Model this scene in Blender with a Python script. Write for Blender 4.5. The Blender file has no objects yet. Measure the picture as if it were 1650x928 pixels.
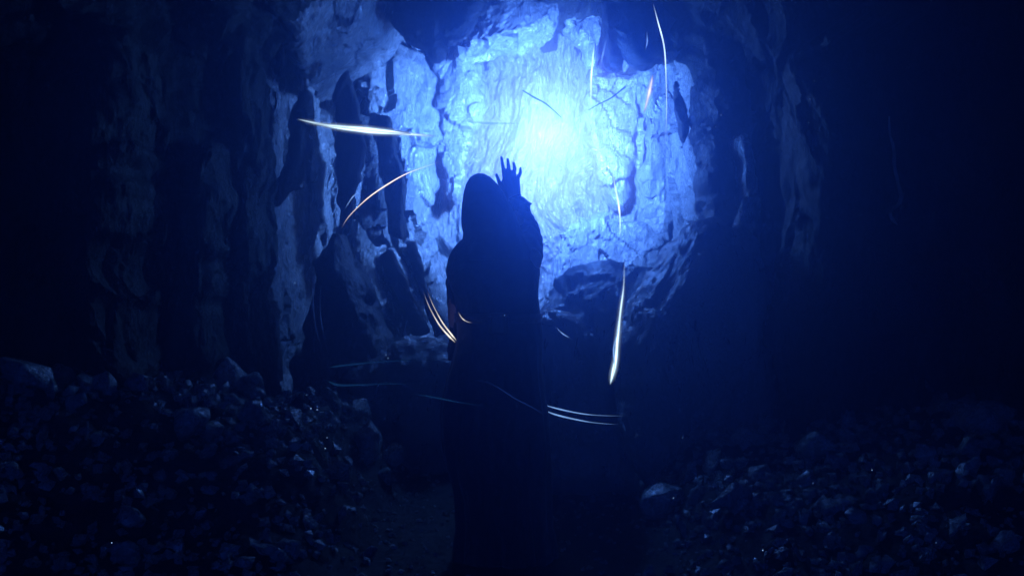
import bpy, bmesh, math, random
import numpy as np
from mathutils import Vector, Matrix, Euler

# ------------------------------------------------------------------ scene, camera, world, lights
S = bpy.context.scene
C = S.collection
F = 1604.2          # focal length in pixels of a 1650 px wide frame (35 mm lens on a 36 mm sensor)
CAMZ = 1.27

def P(px, py, Y):
    """world point at distance Y (metres in front of the camera)"""
    return Vector(((px - 825.0) * Y / F, Y, CAMZ + (464.0 - py) * Y / F))

cam_d = bpy.data.cameras.new('camera'); cam = bpy.data.objects.new('camera', cam_d); C.objects.link(cam)
cam.location = (0, 0, CAMZ); cam.rotation_euler = (math.radians(90), 0, 0)
cam_d.lens = 35.0; cam_d.sensor_width = 36.0; cam_d.clip_start = 0.05; cam_d.clip_end = 200
S.camera = cam

W = bpy.data.worlds.new('World'); S.world = W; W.use_nodes = True
bg = W.node_tree.nodes['Background']
bg.inputs[0].default_value = (0.02, 0.11, 0.9, 1)     # added deep blue fill, let in by the hull's open end behind the camera
bg.inputs[1].default_value = 1.35

LIGHT_POS = P(885, 222, 8.0)
def lamp(name, kind, loc, col, watts, **kw):
    d = bpy.data.lights.new(name, kind); d.color = col; d.energy = watts
    for k, v in kw.items(): setattr(d, k, v)
    o = bpy.data.objects.new(name, d); C.objects.link(o); o.location = loc
    return o
orb_lamp = lamp('orb_lamp', 'POINT', LIGHT_POS, (0.06, 0.25, 1.0), 115, shadow_soft_size=0.10)
haze_helper = lamp('haze_helper', 'SPOT', LIGHT_POS, (0.035, 0.17, 1.0), 400, shadow_soft_size=0.25, spot_size=math.radians(50), spot_blend=1.0)  # added spot at the orb, lights the haze and the figure's rim
haze_helper.rotation_euler = Vector((-0.02, -1.0, -0.02)).to_track_quat('-Z', 'Y').to_euler()
wall_helper = lamp('wall_helper', 'SPOT', LIGHT_POS + Vector((0, 0.0, 0.0)), (0.13, 0.335, 1.0), 1300,
                 shadow_soft_size=0.10, spot_size=math.radians(165), spot_blend=1.0)  # added unseen spot that brightens the back wall and spares the floor
core_helper = lamp('core_helper', 'SPOT', LIGHT_POS + Vector((0, 0.85, 0.0)), (0.50, 0.62, 1.0), 60, shadow_soft_size=0.10, spot_size=math.radians(168), spot_blend=1.0)  # added unseen spot behind the orb, whitens the wall near the glow
core_helper.rotation_euler = (math.radians(90), 0, 0)
wall_helper.rotation_euler = Vector((-0.12, 1.0, 0.10)).to_track_quat('-Z', 'Y').to_euler()

S.view_settings.view_transform = 'Standard'; S.view_settings.look = 'None'
S.view_settings.exposure = 0.0; S.view_settings.gamma = 1.0
S.render.engine = 'CYCLES'
cy = S.cycles
cy.max_bounces = 6; cy.diffuse_bounces = 3; cy.glossy_bounces = 2; cy.transmission_bounces = 2
cy.volume_bounces = 1; cy.transparent_max_bounces = 8
cy.use_denoising = True; cy.sample_clamp_indirect = 4.0; cy.caustics_reflective = False; cy.caustics_refractive = False
cy.volume_step_rate = 1.0; cy.volume_max_steps = 128

# ------------------------------------------------------------------ vectorised noise
def _hash(ix, iy, iz, s):
    with np.errstate(over='ignore'):
        h = (ix.astype(np.int64) * 374761393 + iy.astype(np.int64) * 668265263 + iz.astype(np.int64) * 2147483647 + s * 1274126177) & 0xffffffff
        h = ((h ^ (h >> 13)) * 1274126177) & 0xffffffff
        h = ((h ^ (h >> 16)) * 2246822519) & 0xffffffff
        h = h ^ (h >> 15)
    return (h & 0xffffff) / float(0xffffff)
def vnoise(p, s=0, lin=False):
    i = np.floor(p); f = p - i; u = f if lin else f * f * f * (f * (f * 6 - 15) + 10)
    ix, iy, iz = i[:, 0], i[:, 1], i[:, 2]
    out = 0
    for dx in (0, 1):
        for dy in (0, 1):
            for dz in (0, 1):
                w = (u[:, 0] if dx else 1 - u[:, 0]) * (u[:, 1] if dy else 1 - u[:, 1]) * (u[:, 2] if dz else 1 - u[:, 2])
                out = out + w * _hash(ix + dx, iy + dy, iz + dz, s)
    return out * 2 - 1
def fbm(p, o=4, s=0, g=0.5, l=2.03):
    a, t, out = 1.0, 0.0, 0
    q = p.copy()
    for k in range(o):
        out = out + a * vnoise(q, s + k * 7); t += a; a *= g; q = q * l + 3.1
    return out / t
ROT = np.array(Euler((0.6, 0.5, 0.75)).to_matrix())
def crumple(p, o=4, s=0, g=0.52):
    """creased planes meeting in sharp folds, like broken wet rock"""
    a, t, out = 1.0, 0.0, 0
    q = p @ ROT.T
    for k in range(o):
        w = vnoise(q * 0.7, s + 40 + k)[:, None] * 0.35
        out = out + a * vnoise(q + w, s + k * 5, True); t += a; a *= g; q = (q * 2.07 + 1.7) @ ROT.T
    return out / t
def facets(p, s=0, tilt=0.9, step=0.35):
    """tilted planes over Voronoi cells: broken rock faces that meet in ledges and cracks"""
    i = np.floor(p); best = np.full(len(p), 1e9); second = np.full(len(p), 1e9); val = np.zeros(len(p))
    for dx in (-1, 0, 1):
        for dy in (-1, 0, 1):
            for dz in (-1, 0, 1):
                c = i + np.array([dx, dy, dz])
                r = [_hash(c[:, 0], c[:, 1], c[:, 2], s + k) for k in range(7)]
                fp = c + np.stack(r[:3], 1)
                d = p - fp; dist = (d * d).sum(1)
                g = np.stack(r[3:6], 1) - 0.5
                v = (d * g).sum(1) * 2 * tilt + (r[6] - 0.5) * 2 * step
                m = dist < best
                second = np.where(m, best, np.minimum(second, dist))
                best = np.where(m, dist, best); val = np.where(m, v, val)
    edge = np.clip((np.sqrt(second) - np.sqrt(best)) / 0.10, 0, 1)
    return val, edge
def rock_height(p, s=0, big=1.0):
    """height of rough rock at points p (metres), upright grain"""
    q = p * np.array([1, 1, 0.62])
    w = np.stack([fbm(q * 1.3, 3, s + 50), fbm(q * 1.3, 3, s + 60), fbm(q * 1.3, 3, s + 70)], 1) * 0.45
    f1, e1 = facets((q + w) * 1.35, s + 1)
    f2, e2 = facets((q + w * 0.5) * 3.6, s + 11)
    f3, e3 = facets((q + w * 0.4) * 9.0, s + 21)
    h = 0.20 * f1 * big - 0.012 * (1 - e1) * big + 0.075 * f2 - 0.004 * (1 - e2) + 0.016 * f3
    h = h + 0.10 * crumple(p * np.array([3.2, 3.2, 2.0]), 5, s + 80) + 0.02 * (1 - 2 * np.abs(fbm(p * np.array([7, 7, 3.2]) + w * 2, 5, s + 5))) + 0.12 * big * fbm(p * 0.9, 2, s + 8)
    return h

# ------------------------------------------------------------------ materials
def new_mat(name):
    m = bpy.data.materials.new(name); m.use_nodes = True
    nt = m.node_tree; b = nt.nodes['Principled BSDF']
    return m, nt, b
def rock_mat(name, c0, c1, rough=(0.32, 0.62), bump=1.0, scale=1.0, grain=(1.0, 1.0, 0.45), spec=0.85):
    m, nt, b = new_mat(name); N = nt.nodes; L = nt.links
    tc = N.new('ShaderNodeTexCoord'); mp = N.new('ShaderNodeMapping'); mp.inputs['Scale'].default_value = grain
    geo = N.new('ShaderNodeNewGeometry')
    L.new(geo.outputs['Position'], mp.inputs['Vector'])
    def noise(sc, det, ro=0.55, dist=0.0):
        n = N.new('ShaderNodeTexNoise'); n.inputs['Scale'].default_value = sc * scale; n.inputs['Detail'].default_value = det
        n.inputs['Roughness'].default_value = ro; n.inputs['Distortion'].default_value = dist
        L.new(mp.outputs[0], n.inputs['Vector']); return n
    n1 = noise(2.4, 8, 0.65); n2 = noise(9, 8, 0.72, 1.6); n3 = noise(34, 6, 0.7, 1.2)
    n4 = noise(5.5, 9, 0.62, 0.9); n4.noise_type = 'RIDGED_MULTIFRACTAL'
    v = N.new('ShaderNodeTexVoronoi'); v.feature = 'DISTANCE_TO_EDGE'; v.inputs['Scale'].default_value = 8.5 * scale
    mixv = N.new('ShaderNodeMix'); mixv.data_type = 'VECTOR'; mixv.inputs[0].default_value = 0.18
    L.new(mp.outputs[0], mixv.inputs[4]); L.new(n1.outputs['Color'], mixv.inputs[5]); L.new(mixv.outputs[1], v.inputs['Vector'])
    cr = N.new('ShaderNodeValToRGB'); cr.color_ramp.elements[0].position = 0.34; cr.color_ramp.elements[1].position = 0.68
    cr.color_ramp.elements[0].color = (*c0, 1); cr.color_ramp.elements[1].color = (*c1, 1)
    mx = N.new('ShaderNodeMix'); mx.data_type = 'FLOAT'; mx.inputs[0].default_value = 0.45
    L.new(n1.outputs['Fac'], mx.inputs[2]); L.new(n2.outputs['Fac'], mx.inputs[3]); L.new(mx.outputs[0], cr.inputs[0])
    L.new(cr.outputs[0], b.inputs['Base Color'])
    mr = N.new('ShaderNodeMapRange'); mr.inputs[1].default_value = 0.3; mr.inputs[2].default_value = 0.7
    mr.inputs[3].default_value = rough[0]; mr.inputs[4].default_value = rough[1]
    L.new(n2.outputs['Fac'], mr.inputs[0]); L.new(mr.outputs[0], b.inputs['Roughness'])
    def bmp(src, st, dist, prev=None):
        bp = N.new('ShaderNodeBump'); bp.inputs['Strength'].default_value = st; bp.inputs['Distance'].default_value = dist
        L.new(src, bp.inputs['Height'])
        if prev: L.new(prev.outputs[0], bp.inputs['Normal'])
        return bp
    mn = N.new('ShaderNodeMath'); mn.operation = 'MINIMUM'; mn.inputs[1].default_value = 0.06
    L.new(v.outputs['Distance'], mn.inputs[0])
    b1 = bmp(n4.outputs['Fac'], 0.8 * bump, 0.07)
    b2 = bmp(n2.outputs['Fac'], 1.0 * bump, 0.26, b1)
    b3 = bmp(n3.outputs['Fac'], 1.0 * bump, 0.08, b2)
    L.new(b3.outputs[0], b.inputs['Normal'])
    b.inputs['Specular IOR Level'].default_value = spec
    return m
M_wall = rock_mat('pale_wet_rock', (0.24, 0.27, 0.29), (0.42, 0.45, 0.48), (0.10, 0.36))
M_side = rock_mat('shade_toned_rock', (0.03, 0.038, 0.034), (0.08, 0.09, 0.075), (0.5, 0.8), spec=0.25)  # base colour darkened to stand in for shade on the side rock
M_dark = rock_mat('shaded_rock', (0.06, 0.065, 0.07), (0.11, 0.12, 0.13), (0.36, 0.65), spec=0.4)  # darker copy of the rock, shade painted in for faces turned from the light
M_wet = rock_mat('wet_grey_rock', (0.14, 0.16, 0.18), (0.30, 0.33, 0.36), (0.2, 0.5), spec=0.8)
M_stone = rock_mat('rubble_stone', (0.20, 0.23, 0.24), (0.50, 0.54, 0.56), (0.12, 0.42), scale=2.2, grain=(1, 1, 1))
M_ground = rock_mat('gravelly_soil', (0.03, 0.035, 0.038), (0.10, 0.11, 0.12), (0.55, 0.9), scale=2.4, grain=(1, 1, 1), spec=0.15)

def cloth_mat(name, col, rough=0.85):
    m, nt, b = new_mat(name); N = nt.nodes; L = nt.links
    tc = N.new('ShaderNodeTexCoord'); n = N.new('ShaderNodeTexNoise'); n.inputs['Scale'].default_value = 22; n.inputs['Detail'].default_value = 6
    L.new(tc.outputs['Object'], n.inputs['Vector'])
    cr = N.new('ShaderNodeValToRGB'); cr.color_ramp.elements[0].color = (col[0] * .6, col[1] * .6, col[2] * .6, 1); cr.color_ramp.elements[1].color = (*col, 1)
    L.new(n.outputs['Fac'], cr.inputs[0]); L.new(cr.outputs[0], b.inputs['Base Color'])
    w = N.new('ShaderNodeTexWave'); w.inputs['Scale'].default_value = 160; w.inputs['Distortion'].default_value = 1.5
    L.new(tc.outputs['Object'], w.inputs['Vector'])
    bp = N.new('ShaderNodeBump'); bp.inputs['Strength'].default_value = 0.25; bp.inputs['Distance'].default_value = 0.004
    L.new(w.outputs['Fac'], bp.inputs['Height'])
    b2 = N.new('ShaderNodeBump'); b2.inputs['Strength'].default_value = 0.5; b2.inputs['Distance'].default_value = 0.02
    L.new(n.outputs['Fac'], b2.inputs['Height']); L.new(bp.outputs[0], b2.inputs['Normal']); L.new(b2.outputs[0], b.inputs['Normal'])
    b.inputs['Roughness'].default_value = rough; b.inputs['Specular IOR Level'].default_value = 0.25
    b.inputs['Sheen Weight'].default_value = 0.2
    return m
M_robe = cloth_mat('dark_wool', (0.022, 0.024, 0.03))
M_lining = cloth_mat('dark_lining', (0.05, 0.05, 0.055))
M_leather = cloth_mat('brown_leather', (0.05, 0.035, 0.022), 0.5)
M_skin, _nt, _b = new_mat('skin')
_n = _nt.nodes.new('ShaderNodeTexNoise'); _n.inputs['Scale'].default_value = 30
_cr = _nt.nodes.new('ShaderNodeValToRGB'); _cr.color_ramp.elements[0].color = (0.24, 0.15, 0.11, 1); _cr.color_ramp.elements[1].color = (0.36, 0.24, 0.18, 1)
_nt.links.new(_n.outputs['Fac'], _cr.inputs[0]); _nt.links.new(_cr.outputs[0], _b.inputs['Base Color']); _b.inputs['Roughness'].default_value = 0.55

def glow_mat(name, col, strength):
    """a wisp of light: its own light runs from nothing at the tips to full in the middle, along the mesh's fade attribute"""
    m = bpy.data.materials.new(name); m.use_nodes = True; nt = m.node_tree; N = nt.nodes; L = nt.links
    for n in list(N): N.remove(n)
    out = N.new('ShaderNodeOutputMaterial'); add = N.new('ShaderNodeMixShader'); em = N.new('ShaderNodeEmission'); tr = N.new('ShaderNodeBsdfTransparent')
    at = N.new('ShaderNodeAttribute'); at.attribute_name = 'fade'
    em.inputs[0].default_value = (*col, 1); em.inputs[1].default_value = strength
    L.new(at.outputs['Fac'], add.inputs[0]); L.new(tr.outputs[0], add.inputs[1]); L.new(em.outputs[0], add.inputs[2]); L.new(add.outputs[0], out.inputs[0])
    return m
G_white = glow_mat('white_glow', (0.60, 0.85, 1.0), 2.4)
G_gold = glow_mat('gold_glow', (1.0, 0.92, 0.76), 1.3)
G_blue = glow_mat('blue_glow', (0.25, 0.50, 1.0), 0.9)
G_faint = glow_mat('faint_glow', (0.04, 0.12, 0.6), 0.13)
G_teal = glow_mat('faint_teal_glow', (0.02, 0.13, 0.40), 0.18)

# ------------------------------------------------------------------ object helpers
def mesh_obj(name, verts, faces, mat, parent=None, smooth=False):
    me = bpy.data.meshes.new(name); me.from_pydata([tuple(v) for v in verts], [], faces); me.validate(); me.update()
    me.materials.append(mat)
    if smooth:
        for p in me.polygons: p.use_smooth = True
    o = bpy.data.objects.new(name, me); C.objects.link(o)
    if parent: o.parent = parent
    return o
def tag(o, label=None, cat=None, group=None, kind=None):
    if label: o['label'] = label
    if cat: o['category'] = cat
    if group: o['group'] = group
    if kind: o['kind'] = kind
    elif cat: o['kind'] = 'thing'
    return o
def coords(me):
    a = np.empty(len(me.vertices) * 3); me.vertices.foreach_get('co', a); return a.reshape(-1, 3)
def normals(me):
    a = np.empty(len(me.vertices) * 3); me.vertices.foreach_get('normal', a); return a.reshape(-1, 3)
def set_coords(me, a):
    me.vertices.foreach_set('co', a.ravel()); me.update()
def remeshed(me, voxel, smooth=True):
    t = bpy.data.objects.new('tmp', me); C.objects.link(t)
    r = t.modifiers.new('r', 'REMESH'); r.mode = 'VOXEL'; r.voxel_size = voxel; r.use_smooth_shade = smooth
    dg = bpy.context.evaluated_depsgraph_get(); dg.update()
    out = bpy.data.meshes.new_from_object(t.evaluated_get(dg)); bpy.data.objects.remove(t); return out

def grid_faces(nu, nv, wrap=False):
    f = []
    for i in range(nu - 1):
        for j in range(nv if wrap else nv - 1):
            j2 = (j + 1) % nv
            f.append((i * nv + j, i * nv + j2, (i + 1) * nv + j2, (i + 1) * nv + j))
    return f

# ------------------------------------------------------------------ ground
def sstep(a, b, x):
    t = np.clip((x - a) / (b - a), 0, 1); return t * t * (3 - 2 * t)
def ground_z(x, y, fine=True):
    x = np.atleast_1d(np.asarray(x, float)); y = np.atleast_1d(np.asarray(y, float))
    p = np.stack([x, y, np.zeros_like(x)], 1)
    wob = 0.22 * fbm(p * 1.1, 3, 90)
    L_ = (0.59 * sstep(-0.62, -1.15, x + wob * .6) + 0.17 * sstep(-1.3, -2.3, x)) * sstep(3.1, 5.1, y + wob) * (1 - 0.8 * sstep(5.9, 7.4, y))
    R_ = (0.30 * sstep(0.75, 1.2, x + wob * .6) + 0.26 * sstep(1.3, 2.2, x)) * sstep(3.0, 4.9, y + wob) * (1 - 0.7 * sstep(6.0, 7.4, y))
    far = 0.0
    near = np.exp(-((x + 0.05) ** 2 + (y - 4.65) ** 2) / 0.35)
    rough = 0.05 * fbm(p * 1.7, 4, 91) * (1 - near)
    z = L_ + R_ + rough
    if fine:
        f, e = facets(p * 5.0 + np.array([0, 0, .5]), 95)
        amt = 0.02 + 0.24 * (L_ + R_)
        z = z + amt * (1 - near) * (f * 0.5 - 0.2 * (1 - e)) + 0.012 * fbm(p * 14, 3, 96)
    return z
nx, ny = 330, 420
xs = np.linspace(-4.2, 4.2, nx); ys = np.linspace(-3.5, 10.9, ny)
X_, Y_ = np.meshgrid(xs, ys, indexing='ij')
Z_ = ground_z(X_.ravel(), Y_.ravel())
ground = mesh_obj('ground', np.stack([X_.ravel(), Y_.ravel(), Z_], 1), grid_faces(nx, ny), M_ground, smooth=True)
tag(ground, kind='structure')

# ------------------------------------------------------------------ cave walls: one hull from behind the camera to the closed far end
prof = [  # Y, centre x, half width, height of the vault
    (-3.5, 0.0, 3.0, 3.9), (0.0, 0.0, 3.05, 4.0), (3.0, 0.0, 2.95, 4.0), (4.6, 0.0, 2.80, 4.0), (5.6, 0.0, 2.60, 4.0),
    (6.3, -0.05, 2.25, 3.9), (6.9, -0.15, 2.15, 3.75), (7.4, -0.22, 2.20, 3.75), (8.0, -0.22, 2.3, 3.8), (8.8, -0.20, 2.3, 3.80),
    (9.5, -0.2, 2.2, 3.75), (9.95, -0.2, 2.0, 3.6)]
pa = np.array(prof)
nu, nv = 330, 330
us = np.linspace(-3.5, 9.95, nu)
cx = np.interp(us, pa[:, 0], pa[:, 1]); hw = np.interp(us, pa[:, 0], pa[:, 2]); hh = np.interp(us, pa[:, 0], pa[:, 3])
th = np.linspace(-0.13, math.pi + 0.13, nv)
def superell(t, e=0.62):
    c, s = np.cos(t), np.sin(t)
    return np.sign(c) * np.abs(c) ** e, np.sign(s) * np.abs(s) ** e
sc_, ss_ = superell(th)
V = np.zeros((nu, nv, 3))
V[:, :, 0] = cx[:, None] + hw[:, None] * sc_[None, :]
V[:, :, 1] = us[:, None]
V[:, :, 2] = hh[:, None] * ss_[None, :] - 0.05
Vf = V.reshape(-1, 3)
inward = np.stack([cx[:, None] - V[:, :, 0], np.zeros((nu, nv)), 1.6 - V[:, :, 2]], 2).reshape(-1, 3)
inward /= np.linalg.norm(inward, axis=1)[:, None]
Vf = Vf + inward * (rock_height(Vf, 3) * 1.25)[:, None]
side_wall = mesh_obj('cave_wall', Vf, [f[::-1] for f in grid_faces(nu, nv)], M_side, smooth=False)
tag(side_wall, kind='structure')

# the far wall: a shallow bowl of pale rock
nx2, nz2 = 520, 470
xs = np.linspace(-2.6, 2.3, nx2); zs = np.linspace(-0.3, 4.4, nz2)
XX, ZZ = np.meshgrid(xs, zs, indexing='ij')
xx, zz = XX.ravel(), ZZ.ravel()
base = 9.75 - 0.20 * ((xx + 0.1) / 1.0) ** 2 - 0.16 * np.clip(zz - 2.6, 0, 9) ** 2
pw = np.stack([xx, base, zz], 1)
wv = np.stack([fbm(pw * 0.9, 3, 61), fbm(pw * 0.9, 3, 62), fbm(pw * 0.9, 3, 63)], 1) * 0.25
pq = pw + wv
hgt = (0.20 * fbm(pw * np.array([1.1, 1, .7]), 3, 31) + 0.50 * crumple(pq * np.array([2.3, 1, 0.75]), 5, 64)
       + 0.06 * (1 - 2 * np.abs(fbm(pq * np.array([3.6, 1, 1.2]), 5, 36))) + 0.07 * crumple(pq * np.array([9, 1, 5]), 4, 66)
       + 0.025 * (1 - 2 * np.abs(fbm(pq * np.array([15, 1, 7]), 3, 67))))
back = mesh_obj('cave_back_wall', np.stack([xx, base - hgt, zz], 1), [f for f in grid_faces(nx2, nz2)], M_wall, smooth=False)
tag(back, kind='structure')

# ------------------------------------------------------------------ big rocks, each its own solid
def ragged(poly, amp, seed, parts=9):
    rnd = random.Random(seed); out = []
    n = len(poly)
    for i in range(n):
        a = Vector(poly[i]); b = Vector(poly[(i + 1) % n])
        L = (b - a).length; k = max(1, min(parts, int(L / 0.065)))
        nrm = Vector((-(b - a).z, 0, (b - a).x)); nrm = nrm.normalized() if nrm.length > 1e-6 else Vector((0, 0, 0))
        for j in range(k):
            p = a.lerp(b, j / k)
            if j: p = p + nrm * rnd.uniform(-amp, amp)
            out.append(p)
    return out
def rock(name, label, cat, pts, Y, thick=0.5, bulge=0.18, mat=None, seed=0, amp=0.03, disp=0.7, voxel=0.028, inset=0.72, group=None, lean=0.0, slant=None):
    """a solid rock whose front stands at distance Y; pts are (px, py[, Y]) of its outline"""
    if slant:        # the face turns: distance runs from slant[0] at its left edge to slant[1] at its right edge
        lo, hi = min(p[0] for p in pts), max(p[0] for p in pts)
        pts = [(p[0], p[1], slant[0] + (slant[1] - slant[0]) * (p[0] - lo) / (hi - lo)) for p in pts]
    ring = [P(p[0], p[1], p[2] if len(p) > 2 else Y) for p in pts]
    ring = ragged(ring, amp, seed)
    n = len(ring); c = sum(ring, Vector()) / n
    bm = bmesh.new()
    def lay(scale, dy):
        return [bm.verts.new(Vector((c.x + (p.x - c.x) * scale, p.y + dy, c.z + (p.z - c.z) * scale))) for p in ring]
    ls = [lay(inset, -bulge), lay(0.93, -bulge * 0.45), lay(1.0, 0.0), lay(1.0, thick * 0.7), lay(0.8, thick)]
    for a, b in zip(ls[:-1], ls[1:]):
        for i in range(n):
            bm.faces.new((a[i], a[(i + 1) % n], b[(i + 1) % n], b[i]))
    for l in (ls[0], ls[-1]): bm.faces.new(l)
    bmesh.ops.triangulate(bm, faces=[f for f in bm.faces if len(f.verts) > 4])
    bmesh.ops.recalc_face_normals(bm, faces=bm.faces)
    me = bpy.data.meshes.new(name); bm.to_mesh(me); bm.free()
    me2 = remeshed(me, voxel)
    if len(me2.vertices) == 0: me2 = me
    co = coords(me2); nm = normals(me2)
    h = rock_height(co, 100 + seed, 0.5) * disp
    co = co + nm * h[:, None]
    if lean: co[:, 1] += (co[:, 2] - c.z) * lean
    base_pt = np.array([c.x, co[:, 1].mean(), co[:, 2].min()])
    set_coords(me2, co - base_pt)
    for p in me2.polygons: p.use_smooth = False
    me2.materials.clear(); me2.materials.append(mat or M_dark); me2.name = name
    o = bpy.data.objects.new(name, me2); C.objects.link(o); o.location = base_pt
    return tag(o, label, cat, group)

# hanging rocks at the top
rock('hanging_rock', 'huge slanting slab hanging from the roof with a lit lower edge', 'rock',
     [(440, -60, 7.4), (690, -60, 8.1), (660, 0, 8.2), (640, 40, 8.2), (618, 78, 8.2), (585, 98, 8.2), (560, 118, 8.2), (530, 148, 8.3), (503, 156, 8.2), (492, 125, 7.8), (470, 90, 7.6), (448, 40, 7.4)], 7.5, 0.4, 0.62, M_wall, 1, 0.012, disp=0.4, inset=0.62)
rock('hanging_rock', 'brightly lit ragged rock hanging from the middle of the roof', 'rock',
     [(755, -60), (912, -60), (906, 20), (896, 40), (850, 62), (800, 72), (770, 85), (740, 92), (742, 75), (765, 55), (775, 30), (765, 5)], 8.5, 0.5, 0.10, M_wall, 2, 0.025, disp=.8, inset=.8)
rock('hanging_rock', 'dark block standing in for the shaded roof gap between the slab and the bright rock', 'rock',
     [(640, -70), (785, -70), (768, 10), (756, 42), (738, 66), (716, 72), (700, 84), (672, 68), (645, 52), (628, 40)], 7.85, 0.35, 0.06, M_dark, 3, 0.05, disp=1.0, inset=0.85)  # dark block closes a deeper roof gap that is only in shade
rock('hanging_rock', 'narrow pale tooth of rock hanging right of the bright one', 'rock',
     [(896, -40), (950, -40), (962, 20), (975, 58), (960, 70), (952, 112), (942, 70), (925, 62), (905, 40)], 8.9, 0.4, 0.08, M_wall, 4, 0.025)
rock('hanging_rock', 'dark tapered stalactite between two pale rock teeth', 'rock',
     [(968, -40), (1008, -40), (1007, 60), (1000, 108), (985, 102), (974, 60)], 7.8, 0.3, 0.05, M_dark, 5, 0.015, disp=0.4, voxel=.02, inset=.85)
rock('hanging_rock', 'small pale crumbling tooth between the dark stalactite and the dark overhang', 'rock',
     [(1006, -40), (1030, -40), (1028, 60), (1020, 98), (1009, 112), (1004, 60)], 8.5, 0.3, 0.05, M_wall, 8, 0.02, disp=.5, voxel=.02, inset=.85)
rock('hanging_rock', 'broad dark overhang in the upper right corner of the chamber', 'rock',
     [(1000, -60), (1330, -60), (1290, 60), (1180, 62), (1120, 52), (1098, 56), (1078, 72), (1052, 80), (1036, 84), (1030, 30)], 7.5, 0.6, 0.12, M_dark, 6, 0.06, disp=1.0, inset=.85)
rock('hanging_rock', 'short dark tooth low in the roof beside the central bright rock', 'rock',
     [(700, 60), (745, 80), (735, 100), (712, 128), (700, 110), (690, 85)], 9.1, 0.3, 0.05, M_wall, 7, 0.02)

# rocks along the left of the chamber
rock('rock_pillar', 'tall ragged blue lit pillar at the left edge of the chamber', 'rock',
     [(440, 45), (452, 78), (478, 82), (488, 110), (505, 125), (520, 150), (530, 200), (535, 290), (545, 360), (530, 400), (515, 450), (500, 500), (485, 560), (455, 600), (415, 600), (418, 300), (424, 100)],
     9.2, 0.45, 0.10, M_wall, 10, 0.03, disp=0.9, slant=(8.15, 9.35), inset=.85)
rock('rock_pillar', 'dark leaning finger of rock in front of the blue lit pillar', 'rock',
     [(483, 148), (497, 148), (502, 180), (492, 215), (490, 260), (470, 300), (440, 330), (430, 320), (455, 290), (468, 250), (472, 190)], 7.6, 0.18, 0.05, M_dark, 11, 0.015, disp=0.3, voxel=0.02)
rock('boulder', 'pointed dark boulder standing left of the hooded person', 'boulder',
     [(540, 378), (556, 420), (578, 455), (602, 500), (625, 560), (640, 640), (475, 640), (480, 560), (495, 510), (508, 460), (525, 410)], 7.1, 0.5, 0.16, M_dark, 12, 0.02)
rock('rock_slab', 'pale slab leaning left of the person, nearest of three', 'rock',
     [(625, 398), (640, 400), (668, 455), (690, 520), (672, 530), (650, 480)], 8.9, 0.25, 0.05, M_wall, 13, 0.015, disp=0.35, voxel=0.02)
rock('rock_slab', 'pale slab leaning behind the left elbow of the person', 'rock',
     [(650, 380), (668, 395), (700, 440), (740, 495), (745, 560), (715, 520), (690, 465), (668, 420)], 8.8, 0.25, 0.05, M_wall, 14, 0.015, disp=0.35, voxel=0.02)
rock('rock_slab', 'broad pale slab leaning beside the pointed dark boulder', 'rock',
     [(575, 330), (600, 350), (618, 400), (640, 460), (665, 525), (650, 545), (620, 520), (590, 460), (572, 400)], 9.1, 0.3, 0.07, M_wall, 15, 0.02, disp=0.5, voxel=0.024)
rock('boulder', 'low dark boulder on the chamber floor left of the robe', 'boulder',
     [(545, 600), (600, 575), (660, 560), (745, 545), (800, 560), (815, 760), (560, 770), (520, 690)], 7.0, 0.7, 0.3, M_wet, 16, 0.03, disp=0.9, inset=.6)

for k, (pts, Y, lab) in enumerate([
    ([(588, 98), (640, 72), (700, 98), (712, 160), (702, 260), (692, 380), (702, 470), (655, 400), (662, 300), (640, 200), (592, 178)], 9.15, 'tall pale cracked panel of rock between the dark fingers and the hood'),
    ([(722, 104), (765, 96), (768, 172), (745, 238), (738, 340), (718, 300), (712, 180)], 9.2, 'narrow pale panel of rock above the hood, left of the glow'),
    ([(1040, 98), (1085, 84), (1095, 140), (1090, 300), (1065, 400), (1040, 330), (1048, 200)], 9.1, 'pale upright panel of rock left of the bright right pillar'),
    ([(955, 112), (1030, 116), (1032, 210), (1000, 330), (962, 280), (950, 180)], 9.3, 'pale panel of rock right of the glow below the roof teeth'),
    ([(895, 372), (960, 345), (1030, 350), (1075, 395), (1062, 440), (960, 450), (885, 480)], 9.0, 'crumbling pale rock above the rounded boulder'),
    ([(455, 60), (480, 84), (500, 150), (512, 260), (505, 380), (490, 470), (440, 480), (428, 300), (430, 140)], 8.7, 'rough blue lit face of rock leftmost in the chamber')]):
    rock('rock_slab', lab, 'rock', pts, Y, 0.4, 0.06, M_wall, 60 + k, 0.025, disp=0.8, voxel=0.02, inset=0.88, slant={0: (8.8, 9.3), 5: (8.1, 8.9)}.get(k))
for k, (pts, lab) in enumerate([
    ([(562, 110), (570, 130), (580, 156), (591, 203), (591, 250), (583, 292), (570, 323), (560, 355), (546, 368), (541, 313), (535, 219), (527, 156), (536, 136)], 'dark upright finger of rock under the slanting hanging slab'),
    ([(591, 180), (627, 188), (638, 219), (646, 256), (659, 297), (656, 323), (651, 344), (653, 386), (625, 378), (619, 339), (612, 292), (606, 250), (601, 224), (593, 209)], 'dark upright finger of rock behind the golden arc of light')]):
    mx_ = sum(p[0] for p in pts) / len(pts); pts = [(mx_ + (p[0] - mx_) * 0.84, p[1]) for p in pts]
    rock('rock_pillar', lab, 'rock', pts, 7.75, 0.16, 0.03, M_dark, 40 + k, 0.022, disp=0.26, voxel=0.016, inset=0.85)
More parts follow.
